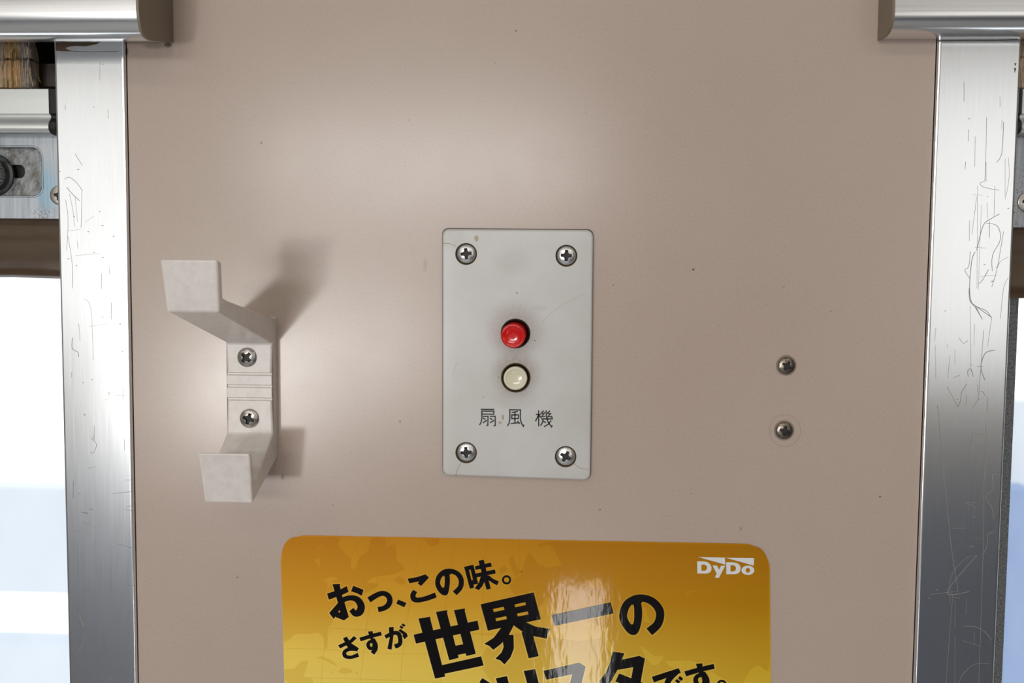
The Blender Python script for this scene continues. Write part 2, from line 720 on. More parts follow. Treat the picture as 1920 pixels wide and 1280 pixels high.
# ------------------------------------------------------------------ the setting
XL0, XL1 = -.2470, -.2120      # left aluminium strip
XR0, XR1 = .1752, .2133        # right aluminium strip
ZTOP = .1092                   # underside of the blind boxes
ZSILL = -.62
XEND = 1.05                    # how far the windows run to each side

bm = bmesh.new()
box(bm, XL1 + .0004, XR0 - .0004, 0, .02, Z0 - 1.5, Z0 + .80)
struct(obj('wall_pillar', bm, MAT['wall']), 'pinkish beige laminate wall panel between the two aluminium strips')
bm = bmesh.new()
box(bm, XL0, XL1 + .002, .0145, .03, Z0 - 1.5, Z0 + .80)
box(bm, XR0 - .002, XR1, .0145, .03, Z0 - 1.5, Z0 + .80)
struct(obj('wall_backing', bm, MAT['rust']))
for nm, xa, xb in (('wall_lower_left', -XEND, XL0 + .004), ('wall_lower_right', XR1 - .004, XEND)):
    bm = bmesh.new()
    box(bm, xa, xb, .001, .05, 0, Z0 + ZSILL)
    struct(obj(nm, bm, MAT['farwall']))
for nm, xa, xb in (('wall_upper_left', -XEND, XL1 + .0008), ('wall_upper_right', XR0 - .0008, XEND)):
    bm = bmesh.new()
    box(bm, xa, xb, .001, .05, Z0 + ZTOP + .02, Z0 + .80)
    struct(obj(nm, bm, MAT['farwall']))

def strip(x0, x1, outer_left):
    """aluminium cover strip with a soft edge and a jamb running back into the window"""
    a = [(x0, -.0005), (x0, .0012), (x0 + .0004, .0019), (x0 + .0014, .0023), (x1 - .0014, .0023), (x1 - .0004, .0019), (x1, .0012), (x1, -.0005)]
    if outer_left:
        a = [(x0, -.044)] + a[1:] + [(x0 + .003, -.0005), (x0 + .003, -.044)]
    else:
        a = a[:-1] + [(x1, -.044), (x1 - .003, -.044), (x1 - .003, -.0005)]
    return extrude_z(a, ZSILL, ZTOP)


TR1 = struct(obj('trim_1', strip(XL0, XL1, True), MAT['trim']), 'brushed aluminium strip beside the coat hook')
TR2 = struct(obj('trim_2', strip(XR0, XR1, False), MAT['trim']), 'scratched brushed aluminium strip right of the two lone wall screws')
shade(TR1)
shade(TR2)

# the rest of the carriage, behind the eye
bm = bmesh.new()
box(bm, -3, 3, YO - .3, .05, -.05, 0)
struct(obj('floor', bm, MAT['floor']))
bm = bmesh.new()
box(bm, -3, 3, YO - .05, .05, Z0 + .80, Z0 + .85)
struct(obj('ceiling', bm, MAT['ceiling']))
bm = bmesh.new()
box(bm, -3, 3, YO - .06, YO - .01, Z0 - .60, Z0 + .80)
struct(obj('wall_opposite', bm, MAT['farwall']))
bm = bmesh.new()
box(bm, -3, 3, YO - .06, YO - .005, 0, Z0 - .60)
struct(obj('wall_opposite_lower', bm, MAT['seat']))
for nm, x in (('wall_end_left', -3), ('wall_end_right', 3)):
    bm = bmesh.new()
    box(bm, x - .03, x + .03, YO, 0, 0, Z0 + .8)
    struct(obj(nm, bm, MAT['farwall']))
for nm, xa, xb in (('wall_side_left', -3, -XEND), ('wall_side_right', XEND, 3)):
    bm = bmesh.new()
    box(bm, xa, xb, 0, .05, 0, Z0 + .8)
    struct(obj(nm, bm, MAT['farwall']))

# ------------------------------------------------------------------ windows
def window(n, xa, xb, gx0, gx1, label):
    w = bpy.data.objects.new('window_%d' % n, None)
    COL.objects.link(w)
    w.empty_display_size = .05
    w.location = ((xa + xb) / 2, .038, Z0 + ZSILL)
    w.matrix_world = Matrix.Translation(w.location)
    struct(w, label)
    b_ = bmesh.new()
    box(b_, xa, xb, .038, .042, Z0 + ZSILL, Z0 + .06)
    obj('pane', b_, MAT['glass'], w)
    b_ = bmesh.new()
    box(b_, gx0, gx1, .030, .046, Z0 + ZSILL, Z0 + .06)
    bevel(b_, .002, 2)
    obj('gasket', b_, MAT['gasket'], w)
    b_ = bmesh.new()
    box(b_, xa, xb, .001, .05, Z0 + ZSILL - .006, Z0 + ZSILL)
    obj('sill', b_, MAT['trim'], w)
    return w


window(1, -XEND, XL0 + .0028, XL0 - .0012, XL0 + .0028, 'overexposed window left of the coat hook')
window(2, XR1 - .0028, XEND, XR1 - .0028, XR1 + .0188, 'hazy blue-white window at the far right edge')

# added pale bars outside the glass, giving its faint bluish bands
bm = bmesh.new()
ZO = lambda py: W(60, py, -2.6).z
for za_, zb_ in ((ZO(915), ZO(1112)), (ZO(1205), -1.0)):
    box(bm, -6, -1.2, 2.6, 2.7, zb_, za_)
box(bm, W(1885, 900, -2.6).x, 6, 2.7, 2.8, -1.0, W(1890, 760, -2.6).z)
struct(obj('wall_outside', bm, MAT['outwall']))
bm = bmesh.new()  # added block outside, tints the lower right pane blue-grey
box(bm, W(1840, 1100, -2.6).x, W(1902, 1100, -2.6).x, 2.5, 2.6, -1.0, W(1890, 905, -2.6).z)
struct(obj('outside_tint_block', bm, MAT['outtint']))

# ------------------------------------------------------------------ blind boxes
def blind_box(name_label, cap_label, xend, xfar, prof_px, x_cap):
    prof = [WX(px, py, x_cap) for px, py in prof_px]
    tmax = prof[0][0]
    ztop = prof[0][1]
    # closed outline: wall foot, round nose, front, rounded top back to the wall
    low = prof[::-1]
    H = .085
    body = [(0.0005, ZTOP)] + low + [(tmax, ZTOP + H - .018), (tmax - .003, ZTOP + H - .008), (tmax - .010, ZTOP + H - .002), (tmax - .018, ZTOP + H), (0.0005, ZTOP + H)]
    r = thing('blind_box', Vector((xend, 0, Z0 + ZTOP)), name_label, 'blind box', 'blind boxes over the windows')
    capw = .0012 if xend > xfar else -.0012
    o = obj('cover', extrude_x(body, xend - capw, xfar), MAT['cover'], r)
    shade(o, ang=40)
    o = obj('end_cap', extrude_x([(t if t < .001 else t + .0002, z if z > ZTOP + .0005 else z - .0002) for t, z in body], xend - capw, xend), MAT['cap'], r)
    o['label'] = cap_label
    shade(o, ang=40)
    return r


S8 = 1513 / 130
pl = [(220 + u / S8, v / S8) for u, v in ((465, 0), (470, 230), (482, 380), (508, 530), (545, 680), (585, 760), (640, 822), (700, 862), (770, 885), (900, 892))]
blind_box('rounded silver blind box above the window left of the coat hook', 'olive grey end face', -.1884, -XEND, pl, -.1884)
pr = [(1673.5, 0), (1673, 22), (1672, 36), (1669, 50), (1664.5, 60), (1659, 67), (1653, 71.5)]
blind_box('rounded silver blind box at the top right corner', 'olive grey end face', .1476, XEND, pr, .1476)

# ------------------------------------------------------------------ what sits in the window openings
def zpx(px, py, t):
    return W(px, py, t).z - Z0


def opening(side, xin, xout, px):
    """cloth, bar, latch plate and brown rail of one window; xin = end towards the pillar"""
    left = side == 'left'
    where = 'left of the coat hook' if left else 'at the far right edge'
    s = 1 if left else -1
    # dark cavity behind the cloth
    b_ = bmesh.new()
    box(b_, min(xout, xin + .02 * s), max(xout, xin + .02 * s), .040, .044, Z0 + .05, Z0 + ZTOP + .03)
    struct(obj('wall_cavity_' + side, b_, MAT['dark']))
    if left:
        o = obj('trim_3', extrude_x([(-.030, zpx(px, 124, -.03)), (-.024, zpx(px, 124, -.03)), (-.024, zpx(px, 162, -.024)), (-.030, zpx(px, 162, -.024))],
                                    xin + .008 * s, xout), MAT['darkring'])
        struct(o)
    # roller blind: cloth with frayed edge and an anodised bottom bar
    rb = thing('roller_blind', Vector((xout, .012, Z0 + zpx(px, 255, -.012))),
               'frayed tan woven roller blind with silver bottom bar, window ' + where, 'blind', 'roller blinds in the windows')
    edge = W(56, 120, -.014).x if left else W(1914, 120, -.014).x
    zt, zb = ZTOP + .012, zpx(px, 164, -.014)
    n, k = 220, 10
    b_ = bmesh.new()
    rows = []
    for j in range(k + 1):
        z = zt + (zb - zt) * j / k
        row = []
        for i in range(n + 1):
            x = edge + (xout - edge) * (i / n) ** 2
            if i == 0:
                x += random.uniform(-.0006, .0006)
            row.append(b_.verts.new((x, .014 - .0009 * math.sin(i * 1.9) - .0012 * (j < 4) + random.uniform(-.0003, .0003), z + Z0)))
        rows.append(row)
    for r0, r1 in zip(rows, rows[1:]):
        for i in range(n):
            b_.faces.new((r0[i], r0[i + 1], r1[i + 1], r1[i]))
    front(b_)
    bmesh.ops.solidify(b_, geom=b_.faces[:], thickness=.0012)
    cl = obj('cloth', b_, MAT['cloth'], rb)
    b_ = bmesh.new()
    for i in range(150):           # loose yarns over the cloth and hanging off its frayed edge
        x = edge - s * random.uniform(-.0012, .03) if i > 4 else edge + s * random.uniform(.0003, .0025)
        z = random.uniform(zb + .002, zt)
        ln = random.uniform(.004, .012)
        y = .0118 + random.uniform(-.0005, .0006)
        w_ = random.uniform(.00009, .00018)
        q = [Vector((x + random.uniform(-.0002, .0002) * kk + s * .0004 * kk * (i <= 4), y, max(zb, z - ln * kk / 3) + Z0)) for kk in range(4)]
        for a, c in zip(q, q[1:]):
            if (a - c).length < 1e-5:
                continue
            vv = [b_.verts.new(p + Vector((dx, dy, 0))) for p in (a, c) for dx, dy in ((-w_, 0), (0, -w_), (w_, 0))]
            for m_ in range(3):
                b_.faces.new((vv[m_], vv[(m_ + 1) % 3], vv[3 + (m_ + 1) % 3], vv[3 + m_]))
    bmesh.ops.recalc_face_normals(b_, faces=b_.faces)
    o = obj('loose_yarn', b_, MAT['cloth'], cl)
    o['kind'] = 'stuff'
    bx = W(91, 200, -.009).x if left else W(1917, 200, -.009).x
    yy = [(166, -.0100), (167, -.0092), (212.5, -.0092), (213.8, -.0096), (216, -.0112), (221, -.0112), (225, -.0104), (228, -.0090), (234, -.0082), (241, -.0082), (247, -.0092), (251, -.0112), (254.3, -.015), (254.6, -.021), (166, -.021)]
    bar = obj('bottom_bar', extrude_x([(t, zpx(px, y, t)) for y, t in yy], bx, xout), MAT['bar'], rb)
    shade(bar, ang=50)
    yc = [(167.5, -.0102), (212, -.0102), (217, -.0118), (222, -.0118), (229, -.0096), (241, -.0092), (249, -.0112), (253.8, -.016), (253.8, -.021), (167.5, -.021)]
    cpx = obj('end_plug', extrude_x([(t, zpx(px, y, t)) for y, t in yc], bx, bx + s * .0032), MAT['dark'], rb)
    cpx['label'] = 'black plastic end plug'
    b_ = bmesh.new()
    lathe(b_, bx + s * .0042, zpx(px, 228, -.016), [(.0016, -.03), (.0016, -.014), (.001, -.0132)], 12)
    obj('guide_pin', b_, MAT['recessfloor'], rb)
    # steel latch plate with a recess, a slot and a knurled knob
    lt = thing('window_latch', Vector((xout, .022, Z0 + zpx(px, 410, -.022))),
               'blue-stained steel latch plate with knurled knob, window ' + where if left else 'speckled steel latch plate with screw, window ' + where,
               'window latch', 'latch plates in the windows')
    T = -.020
    za, zc = zpx(px, 250, T), zpx(px, 409.5 if left else 426, T)
    xa = xin + s * .004
    if left:
        cs = [(xout, za), (xa, za), (xa, zc), (xout, zc)]
        hx1 = W(78, 320, T).x
        hx0 = W(-90, 320, T).x
        hz1, hz0 = zpx(px, 276, T), zpx(px, 367, T)
        hole = rrect([(hx0, hz1), (hx1, hz1), (hx1, hz0), (hx0, hz0)], .0052)
        o = obj('plate', slab(cs, .0003, T - .009, T, 0, [hole]), MAT['latch'], lt)
        TF = T - .0055
        sx1 = W(47, 321, TF).x
        sl = rrect([(hx0 + .004, zpx(px, 309, TF)), (sx1, zpx(px, 309, TF)), (sx1, zpx(px, 334, TF)), (hx0 + .004, zpx(px, 334, TF))], .0029)
        fl = obj('recess_floor', slab([(hx0 - .002, hz1 + .002), (hx1 + .002, hz1 + .002), (hx1 + .002, hz0 - .002), (hx0 - .002, hz0 - .002)], .0005, TF - .001, TF, 0, [sl]), MAT['recessfloor'], lt)
        b_ = bmesh.new()
        box(b_, hx0, hx1, -(T - .0092) - .0005, -(T - .0092) + .001, Z0 + hz0, Z0 + hz1)
        obj('slot_back', b_, MAT['dark'], lt)
        # rim of the recess
        b_ = bmesh.new()
        ra, rb_ = hole, rrect([(hx0 - .0006, hz1 + .0006), (hx1 + .0006, hz1 + .0006), (hx1 + .0006, hz0 - .0006), (hx0 - .0006, hz0 - .0006)], .0058)
        va = [b_.verts.new((x, -(T + .0001), z + Z0)) for x, z in ra]
        vb = [b_.verts.new((x, -(T + .0004), z + Z0)) for x, z in rb_]
        vc = [b_.verts.new((x * 1.0 + (x - (hx0 + hx1) / 2) * .012, -(T + .0001), z + Z0 + (z - (hz0 + hz1) / 2) * .03)) for x, z in rb_]
        for i in range(len(va)):
            j = (i + 1) % len(va)
            b_.faces.new((va[i], va[j], vb[j], vb[i]))
            b_.faces.new((vb[i], vb[j], vc[j], vc[i]))
        front(b_)
        shade(obj('recess_rim', b_, MAT['latch'], lt), ang=80)
        kc = W(-35, 324, T + .006)
        b_ = bmesh.new()
        lathe(b_, kc.x, kc.z - Z0, [(.0072, TF), (.0072, T + .0005), (.0092, T + .001), (.0096, T + .002), (.0096, T + .0055), (.0090, T + .0062)], 40)
        kb = shade(obj('knob', b_, [MAT['knurl']], lt))
        kb['label'] = 'knurled round knob'
        b_ = bmesh.new()
        lathe(b_, kc.x, kc.z - Z0, [(.0110, TF), (.0107, TF + .0012), (.0096, TF + .002)], 40)
        shade(obj('knob_collar', b_, MAT['recessfloor'], lt))
        sp = W(111, 366, T + .0002)
    else:
        cs = [(xa, za), (xout, za), (xout, zc), (xa, zc)]
        obj('plate', slab(cs, .0003, T - .006, T, 0), MAT['latch'], lt)
        sp = W(1927, 379, T + .0002)
    place_screw(lt, sp.x, sp.z - Z0, T + .0001, .0046, .0005, MAT['hscrew'], 8, ring=.0049)
    # glossy brown rail under the plate
    za, zb = zpx(px, 408 if left else 425, -.024), zpx(px, 522 if left else 561, -.026)
    h = za - zb
    pf = [(-.027, za), (-.0265, za - h * .22), (-.0245, za - h * .35), (-.0235, za - h * .5), (-.0225, za - h * .68), (-.0222, za - h * .82), (-.0228, za - h * .93), (-.025, zb), (-.036, zb), (-.036, za)]
    rl = obj('sash_rail', extrude_x(pf, xin + .003 * s, xout, 40), MAT['rail'])
    # slightly sagging lower edge
    for v in rl.data.vertices:
        f = max(0, min(1, (za - (v.co.z - Z0)) / h))
        v.co.z += .0006 * math.sin(v.co.x * 60) * f
    shade(rl, ang=45)
    tag(rl, 'dark glossy brown rail under the steel latch plate, window ' + where, 'window rail', 'brown rails in the windows')


_screw_cache = {}


def screw_mesh(R, h, mats, seed):
    """domed cross-head: polar height field with a cross cut into it"""
    key = (round(R, 5), round(h, 5), tuple(m.name for m in mats))
    if key in _screw_cache:
        return _screw_cache[key]
    bm_ = bmesh.new()
    NR, NS = 40, 120

    def cross(x, z):
        a, b = abs(x) / R, abs(z) / R
        lo, hi = min(a, b), max(a, b)
        wd = .155 + .05 * (1 - hi / .58)
        if hi > .58:
            return 0.0
        if lo < wd:
            return 1.0
        # round web between the arms
        if a + b < .46:
            return 1.0
        return 0.0
    rows = []
    for i in range(NR + 1):
        r = R * i / NR
        row = []
        for j in range(NS if i else 1):
            an = 2 * math.pi * j / NS
            x, z = r * math.cos(an), r * math.sin(an)
            u = r / R
            y = h * math.sqrt(max(0, 1 - (u * .93) ** 2)) if u < 1 else h * .36
            if cross(x, z):
                y = max(y - R * .40 * (1 - .55 * u / .58) - .0002, min(.0004, h * .25))
            row.append(bm_.verts.new((x, -y, z)))
        rows.append(row)
    for i in range(NR):
        a, b = rows[i], rows[i + 1]
        for j in range(NS):
            k = (j + 1) % NS
            f = bm_.faces.new((a[0], b[k], b[j])) if i == 0 else bm_.faces.new((a[j], a[k], b[k], b[j]))
            c = f.calc_center_median()
            f.material_index = 1 if cross(c.x, c.z) or any(cross(v.co.x, v.co.z) for v in f.verts) else 0
    skirt = [bm_.verts.new((v.co.x, .0012, v.co.z)) for v in rows[-1]]
    for j in range(NS):
        k = (j + 1) % NS
        bm_.faces.new((rows[-1][j], rows[-1][k], skirt[k], skirt[j]))
    bmesh.ops.recalc_face_normals(bm_, faces=bm_.faces)
    front(bm_) if False else None
    me = bpy.data.meshes.new('screw')
    bm_.to_mesh(me)
    bm_.free()
    for m_ in mats:
        me.materials.append(m_)
    for p in me.polygons:
        p.use_smooth = True
    b2 = bmesh.new()
    b2.from_mesh(me)
    for e in b2.edges:
        if len(e.link_faces) == 2 and e.calc_face_angle(0) > math.radians(40):
            e.smooth = False
    b2.to_mesh(me)
    b2.free()
    _screw_cache[key] = me
    return me


def place_screw(parent, x, z, t, R, h, mat, rot, ring=None, name='screw'):
    me = screw_mesh(R, h, [mat, MAT['recess']], 0)
    o = bpy.data.objects.new(name, me)
    COL.objects.link(o)
    o.matrix_world = Matrix.Translation((x, -t, z + Z0)) @ Matrix.Rotation(math.radians(rot), 4, 'Y')
    if parent is not None:
        mw = o.matrix_world.copy()
        o.parent = parent
        o.matrix_parent_inverse = parent.matrix_world.inverted()
        o.matrix_world = mw
    if ring:
        b_ = bmesh.new()
        lathe(b_, 0, -Z0, [(R * .9, .0001), (ring, .0001), (ring, -.0004)][::-1], 40)
        g = obj('grimy_rim', b_, MAT['ring'])
        g.parent = o
    return o


opening('left', XL0, -XEND, 60)
opening('right', XR1, XEND, 1915)

# ------------------------------------------------------------------ coat hook
def build_hook():
    xl, xr = -.1622, -.1392
    xc, hw = (xl + xr) / 2, (xr - xl) / 2
    root = thing('coat_hook', Vector((xc, 0, Z0 - .06)), 'two-pronged grey cast metal coat hook screwed to the beige wall', 'coat hook')
    mm = 1e-3
    face = 7.2
    groove = []
    for y in (700.8, 723.8, 748):
        zc = zpx(465, y, face * mm) / mm
        groove += [(face, zc + .85), (face - .9, zc + .35), (face - .9, zc - .35), (face, zc - .85)]
    prof = [(0, -23.6), (2.6, -24.2)]
    prof += [(40, -18.6), (70, -13.6), (76.8, -12.0), (79.6, 2.6), (84.6, 3.5), (80.5, -18.2)]      # arm top, back and face of the upper prong
    prof += [(face, -36.2)]
    prof += groove
    prof += [(face, -80.8), (20, -88.5), (34.5, -97.2), (38.6, -96.6), (41.6, -84.2), (45.2, -83.4), (39.6, -107.8), (0, -93.8)]
    bm_ = bmesh.new()
    n = len(prof)

    def half(t, z):
        # prongs flare a little towards their upper ends
        if t > 50:
            return hw * (1 + .035 * (z + 7.5) / 11) * (1 if z > -13 else .985)
        if t > 30 and z < -82:
            return hw * (1 + .03 * (z + 95) / 12)
        if t < face + .1 and -68 < z < -45:
            return hw - .0005
        return hw
    A = [bm_.verts.new((xc - half(t, z), -t * mm, z * mm + Z0)) for t, z in prof]
    B = [bm_.verts.new((xc + half(t, z), -t * mm, z * mm + Z0)) for t, z in prof]
    for i in range(n):
        bm_.faces.new((A[i], A[(i + 1) % n], B[(i + 1) % n], B[i]))
    bm_.faces.new(A)
    bm_.faces.new(B[::-1])
    bmesh.ops.recalc_face_normals(bm_, faces=bm_.faces)
    es = [e for e in bm_.edges if len(e.link_faces) == 2 and e.calc_face_angle(0) > math.radians(20)
          and not all(v.co.y > -.0001 for v in e.verts)]
    sm = [e for e in es if all(abs(v.co.y) * 1e3 < face + .1 and -70 < (v.co.z - Z0) * 1e3 < -44 for v in e.verts)]
    bmesh.ops.bevel(bm_, geom=[e for e in es if e not in sm], offset=.0011, segments=4, profile=.5, affect='EDGES', clamp_overlap=False)
    o = obj('body', bm_, MAT['hook'], root)
    shade(o, ang=30)
    for px, py, rot in ((463.5, 669.5, 20), (468, 784, -4)):
        p = W(px, py, face * mm)
        place_screw(root, p.x, p.z - Z0, face * mm - .0001, .0047, .0019, MAT['hscrew'], rot + 22)
    return root


build_hook()

# ------------------------------------------------------------------ fan switch plate
def build_switch():
    T1 = .0032
    cor = []
    for px, py in ((829, 428.5), (1112.5, 431), (1107, 900.5), (829.5, 891)):
        p = W(px, py, T1)
        cor.append((p.x, p.z - Z0))
    root = thing('switch_plate', Vector((W(968, 895).x, 0, W(968, 895).z)), 'milky white fan switch plate with a red and a cream push button', 'switch plate')
    sc4 = [(874, 475.5, -6), (1062, 478.8, 2), (874, 848, -5), (1060.5, 855.5, 28)]
    btn = [(966.5, 625), (967, 708)]
    holes = []
    for px, py, _ in sc4:
        p = W(px, py + .5, T1)
        holes.append(circ(p.x, p.z - Z0, .00528))
    for px, py in btn:
        p = W(px, py, T1)
        holes.append(circ(p.x, p.z - Z0, .00722))
    o = obj('faceplate', slab(cor, .0032, 0.0004, T1, .0011, holes, .0006), MAT['plate'], root)
    shade(o, ang=50)
    # dark base; its lip at top and left paints in the gap's shadow
    bc = [(cor[0][0] - .0003, cor[0][1] + .0004), (cor[1][0] + .0001, cor[1][1] + .0004), (cor[2][0] + .0002, cor[2][1] - .0002), (cor[3][0] - .0003, cor[3][1] - .0001)]
    obj('back_plate', slab(bc, .003, 0.0, .0009), MAT['darkring'], root)
    for px, py, rot in sc4:
        p = W(px, py, T1)
        place_screw(root, p.x, p.z - Z0, .0016, .00455, .0019, MAT['screw'], rot)
        b_ = bmesh.new()
        c = W(px, py + .5, T1)
        lathe(b_, c.x, c.z - Z0, [(.00522, .0006), (.00522, .0024), (.0047, .0019), (.0044, .0012)], 40)
        shade(obj('screw_seat', b_, MAT['ring'], root))
    for (px, py), key, hgt, tl in zip(btn, ('red', 'cream'), (.0098, .0066), ((-5.0, -6.0), (.5, -.5))):
        p = W(px, py, T1)
        b_ = bmesh.new()
        lathe(b_, p.x, p.z - Z0, [(.0071, .0008), (.0071, .0031), (.0066, .0028), (.0060, .0012)] if key == 'cream' else [(.0071, .0008), (.0071, .0034), (.0067, .0038), (.0063, .0034), (.0060, .0012)], 40)
        shade(obj('button_socket', b_, MAT['ring' if key == 'cream' else 'darkring'], root))
        b_ = bmesh.new()
        lathe(b_, p.x, p.z - Z0, [(.0062, .0008), (.0062, .0034), (.0060, .0037), (.0058, .0012)], 40)
        shade(obj('button_bezel', b_, MAT['bezel'], root))
        tilt = Matrix.Rotation(math.radians(-tl[0]), 3, 'X') @ Matrix.Rotation(math.radians(tl[1]), 3, 'Z')
        b_ = bmesh.new()
        r = .0059 if key == 'red' else .00575
        lathe(b_, p.x, p.z - Z0, [(r, 0), (r, hgt - .0008), (r - .0001, hgt - .0004), (r - .0004, hgt - .0001), (r - .0008, hgt), (r - .0011, hgt - .0001),
                                  (r - .0016, hgt - .0004), (r * .5, hgt - .0007), (r * .2, hgt - .0008)], 48, tilt=tilt)
        o = obj('push_button', b_, MAT[key], root)
        o['label'] = 'red push button' if key == 'red' else 'cream push button'
        shade(o, ang=60)
    # engraved characters
    H = 1920 / 165
    strokes = [
        [(190, 143), (485, 145)], [(205, 180), (480, 183), (475, 248), (215, 245)], [(212, 180), (216, 330), (200, 420), (165, 485)],
        [(235, 295), (350, 293), (345, 490), (310, 495)], [(240, 330), (292, 362)], [(240, 435), (325, 378)],
        [(385, 293), (505, 292), (508, 495), (468, 500)], [(390, 335), (445, 368)], [(392, 436), (485, 380)],
        [(775, 505), (815, 430), (826, 300), (825, 150), (1058, 155), (1053, 300), (1065, 400), (1090, 470), (1120, 512), (1136, 470)],
        [(862, 210), (1000, 188)], [(870, 262), (868, 345), (1010, 343), (1012, 262), (858, 262)], [(937, 200), (937, 440)], [(845, 455), (1020, 432)], [(990, 395), (1045, 460)],
        [(1392, 252), (1502, 256)], [(1452, 160), (1456, 512)], [(1450, 270), (1385, 402)], [(1462, 275), (1512, 325)],
        [(1565, 170), (1512, 222), (1565, 242), (1588, 205)], [(1560, 245), (1518, 302), (1600, 292)], [(1700, 170), (1650, 225), (1705, 245), (1725, 222)], [(1700, 245), (1652, 305), (1735, 293), (1752, 335)],
        [(1615, 165), (1625, 300), (1660, 420), (1735, 525), (1752, 485)], [(1510, 350), (1765, 350)], [(1548, 360), (1538, 430), (1493, 497)], [(1550, 395), (1612, 432)], [(1725, 385), (1660, 470), (1572, 522)],
    ]
    b_ = bmesh.new()
    for s_ in strokes:
        ribbon(b_, [(885 + u / H, 755 + v / H) for u, v in s_], T1 + .00004, w=2.45, smooth=False)
    front(b_)
    o = obj('lettering', b_, MAT['engraved'], root)
    o['label'] = 'black engraved characters 扇風機'
    # hairline cracks running from the screws, one long faint scratch
    for pts in ([(830, 456), (845, 457), (856, 462)], [(864, 868), (857, 882), (854, 892)], [(1076, 868), (1088, 877), (1104, 880)]):
        b_ = bmesh.new()
        ribbon(b_, pts, T1 + .00003, w=.8)
        front(b_)
        obj('hairline_crack', b_, MAT['hair'], root)
    for pts in ([(1100, 548), (1060, 568), (1022, 598), (1012, 622)], [(849, 702), (853, 690), (858, 680)]):
        b_ = bmesh.new()
        ribbon(b_, pts, T1 + .00003, w=.8)
        front(b_)
        obj('scratch', b_, MAT['faint'], root)


build_switch()

# ------------------------------------------------------------------ two lone screws in the wall
for px, py, rot, lab in ((1474, 685, 30, 'tarnished cross-head screw alone in the wall, upper of the pair'),
                         (1470, 806.5, 12, 'tarnished cross-head screw alone in the wall, lower of the pair, faint ring around it')):
    p = W(px, py, 0)
    t_ = thing('wall_screw', Vector((p.x, 0, p.z)), lab, 'screw', 'lone screws in the wall')
    place_screw(t_, p.x, p.z - Z0, .0004, .0040, .0013, MAT['wscrew'], rot, name='head')
    b_ = bmesh.new()
    lathe(b_, p.x, p.z - Z0, [(.0049, 0), (.0048, .0004), (.0044, .0007), (.0040, .0004), (.0038, .0001)], 40)
    shade(obj('dimple_rim', b_, plain('dimple_edge', srgb(150, 136, 122), .5), t_))
    if py > 700:
        b_ = bmesh.new()
        ribbon(b_, [(1472 + 29 * math.cos(a * .2618), 807 + 30 * math.sin(a * .2618)) for a in range(24)], .00005, w=.7, closed=True, sub=2)
        front(b_)
        obj('ring_mark', b_, plain('ring_mark', srgb(150, 132, 118), .5), t_)

# ------------------------------------------------------------------ advertising sticker
def cv(crop):
    x0, y0, s_ = crop
    return lambda pts: [(x0 + p[0] / s_, y0 + p[1] / s_) + ((p[2] / s_,) if len(p) > 2 else ()) for p in pts]


CA, CB, CC = cv((600, 1040, 6.4)), cv((750, 1040, 8.727)), cv((760, 1100, 6.4))
CD, CE, CF, CG = cv((1020, 1090, 6.7375)), cv((860, 1190, 6.4)), cv((1180, 1210, 8.727)), cv((1290, 1030, 13.714))


def ell(cx, cy, rx, ry, n=40):
    return [(cx + rx * math.cos(2 * math.pi * i / n), cy + ry * math.sin(2 * math.pi * i / n)) for i in range(n)]


